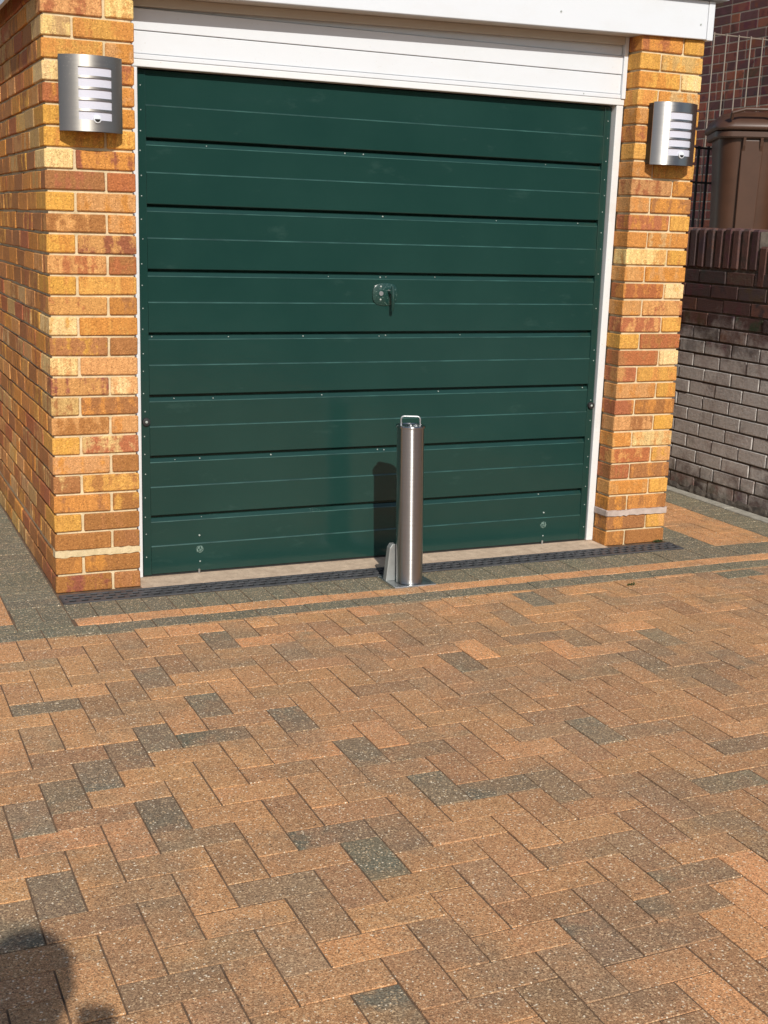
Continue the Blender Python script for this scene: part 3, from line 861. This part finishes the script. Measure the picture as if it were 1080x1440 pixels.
o.f = [(0,1,5,4),(1,2,6,5),(2,3,7,6),(3,0,4,7),(0,3,2,1),(4,5,6,7)]
q = o.build('front_panel', M['bin'], bi); fixn(q); bevel(q, .006)
for sx in (-1, 1):
    q = MB().tube([bp(sx*.22, .24, .10), bp(sx*.27, .24, .10)], .10, 20).build('wheel', M['black'], bi); autosmooth(q)

# ------------------------------------------------------------------ moss and weeds at the joints
def tuft(x, y, z, n, rad, h, label):
    rr = random.Random(int(x*1000)); g = MB()
    for i in range(n):
        a = rr.uniform(0, 6.28); d = rad*math.sqrt(rr.random()); bx_, by_ = x+d*math.cos(a)*1.6, y+d*math.sin(a)*.6
        w = rr.uniform(.002, .005); hh = h*rr.uniform(.4, 1.2); b = rr.uniform(0, 6.28); dx, dy2 = math.cos(b), math.sin(b)
        g.add([(bx_-w*dy2, by_+w*dx, z), (bx_+w*dy2, by_-w*dx, z), (bx_+dx*hh*.8+w*dy2, by_+dy2*hh*.8, z+hh), (bx_+dx*hh*.9, by_+dy2*hh*.9, z+hh*1.05)], [(0,1,2,3)])
    o = g.build('weed', M['moss'], None, None); o['label'] = label; o['category'] = 'weed'; o['group'] = 'weeds in the joints'
    return o
tuft(XE-.035, -.012, .003, 46, .016, .011, 'small moss tuft at the foot of the brick pier beside the drain end')
p = at(887, 823, 2, 0); tuft(p.x, p.y, 0, 26, .016, .010, 'tiny weed growing between the drive blocks beyond the drain end')

# ------------------------------------------------------------------ photographer (casts the shadow at the edge of the drive)
def skin_body(name, pts, edges, radii, mat, parent=None, root=0):
    me = bpy.data.meshes.new(name); me.from_pydata(pts, edges, []); me.update()
    o = bpy.data.objects.new(name, me); COL.objects.link(o)
    m = o.modifiers.new('skin', 'SKIN'); m.use_smooth_shade = True
    for i, r_ in enumerate(radii): me.skin_vertices[0].data[i].radius = (r_, r_) if not isinstance(r_, tuple) else r_
    me.skin_vertices[0].data[root].use_root = True
    s = o.modifiers.new('sub', 'SUBSURF'); s.levels = 2; s.render_levels = 2
    me.materials.append(mat); o.parent = parent
    return o
head = Vector((-.925, -4.925, 1.60))
fwd = Vector((.35, .94, 0)); rt = Vector((.94, -.35, 0))
pr_ = thing('person', 'person in navy clothes photographing the garage with a raised phone', 'person', (head.x-fwd.x*.1, head.y-fwd.y*.1, 0))
base = pr_.location.copy()
def B(r_, f_, z): return tuple(rt*r_+fwd*f_+Vector((0, 0, z)))
ph = Vector((CAM.x, CAM.y, CAM.z)) - base
hand = ph - cf*.03 + Vector((0, 0, -.085)) + rt*.03
pts = [B(0,0,.92), B(0,-.01,1.12), B(0,0,1.33), B(0,.02,1.43), B(0,.06,1.50), B(0,.10,1.60), B(0,.10,1.68),
       B(.18,0,1.37), B(.25,-.02,1.12), tuple(hand+Vector((.04,-.10,-.06))), tuple(hand),
       B(-.18,0,1.37), B(-.23,-.02,1.10), B(-.24,.03,.86), B(-.24,.05,.76),
       B(.10,0,.86), B(.11,.03,.48), B(.11,-.02,.08), B(.12,.13,.03),
       B(-.10,0,.86), B(-.11,.03,.48), B(-.11,-.02,.08), B(-.12,.13,.03)]
ed = [(0,1),(1,2),(2,3),(3,4),(4,5),(5,6),(2,7),(7,8),(8,9),(9,10),(2,11),(11,12),(12,13),(13,14),(0,15),(15,16),(16,17),(17,18),(0,19),(19,20),(20,21),(21,22)]
ra = [.15,.14,.15,.06,.065,.085,.06,.065,.05,.04,.03,.065,.05,.04,.035,.09,.065,.045,.035,.09,.065,.045,.035]
body = skin_body('body', pts, ed, ra, M['cloth'], pr_)
hv = MB().lathe((0, 0, 0), [(.02, -.10), (.075, -.05), (.095, .0), (.09, .06), (.06, .105), (.02, .118)], 20)
hr = link('hair', [Vector(q)+head-Vector((0,0,0))-fwd*.01+Vector((0,0,.03)) for q in hv.v], hv.f, M['hair'], pr_); autosmooth(hr, 60)
# phone, held upright behind the lens position
phn = MB(); nn = 6
for s3 in (-.014, -.006):
    for (c1, c2, a0) in ((.022, -.014, 0), (-.022, -.014, 90), (-.022, -.125, 180), (.022, -.125, 270)):
        for q in range(nn+1):
            a = R(a0+90*q/nn); phn.v.append(tuple(CAM+cr*(c1+.013*math.cos(a))+cu*(c2+.013*math.sin(a))+cf*s3))
m_ = 4*(nn+1)
phn.f = [(i, (i+1) % m_, m_+(i+1) % m_, m_+i) for i in range(m_)]+[tuple(range(m_-1, -1, -1)), tuple(range(m_, 2*m_))]
o = phn.build('phone', M['black'], None, tuple(CAM-cf*.01)); fixn(o)
o['label'] = 'black phone held upright by the person photographing'; o['category'] = 'phone'

# ------------------------------------------------------------------ unseen house across the street, added to darken reflections in the door and steel
oh = thing('added_house_opposite', 'unseen red brick house with tiled roof, added across the street for reflections', 'house', (11, -23, 0))
hb = mat_simple('added_house_brick', (.20, .095, .06), .9, 0, .25, .003, 80); ht = mat_simple('added_house_roof_tile', (.10, .06, .05), .8, 0, .25)
gl = mat_simple('added_house_window_glass', (.02, .025, .03), .08, 0, .1)
MB().box((2, -31, -.03), (21, -23, 5.4)).build('wall', hb, oh)
g = MB(); g.add([(1.6,-31.4,5.4),(21.4,-31.4,5.4),(21.4,-22.6,5.4),(1.6,-22.6,5.4),(1.6,-27,8.2),(21.4,-27,8.2)], [(3,2,5,4),(1,0,4,5),(0,3,4),(2,1,5),(0,1,2,3)])
fixn(g.build('roof', ht, oh))
for x in (4, 9, 14, 18.5):
    for z in (.9, 3.5):
        w_ = MB().box((x-.9, -22.99, z), (x+.9, -22.93, z+1.3)).build('added_house_window', M['white'], oh)
        for q in (-.43, .43): MB().box((x+q-.38, -22.925, z+.08), (x+q+.38, -22.915, z+1.22)).build('added_house_pane', gl, w_)
MB().box((11.2, -22.99, .0), (12.2, -22.94, 2.1)).build('door', M['black'], oh)  # door of the added unseen house
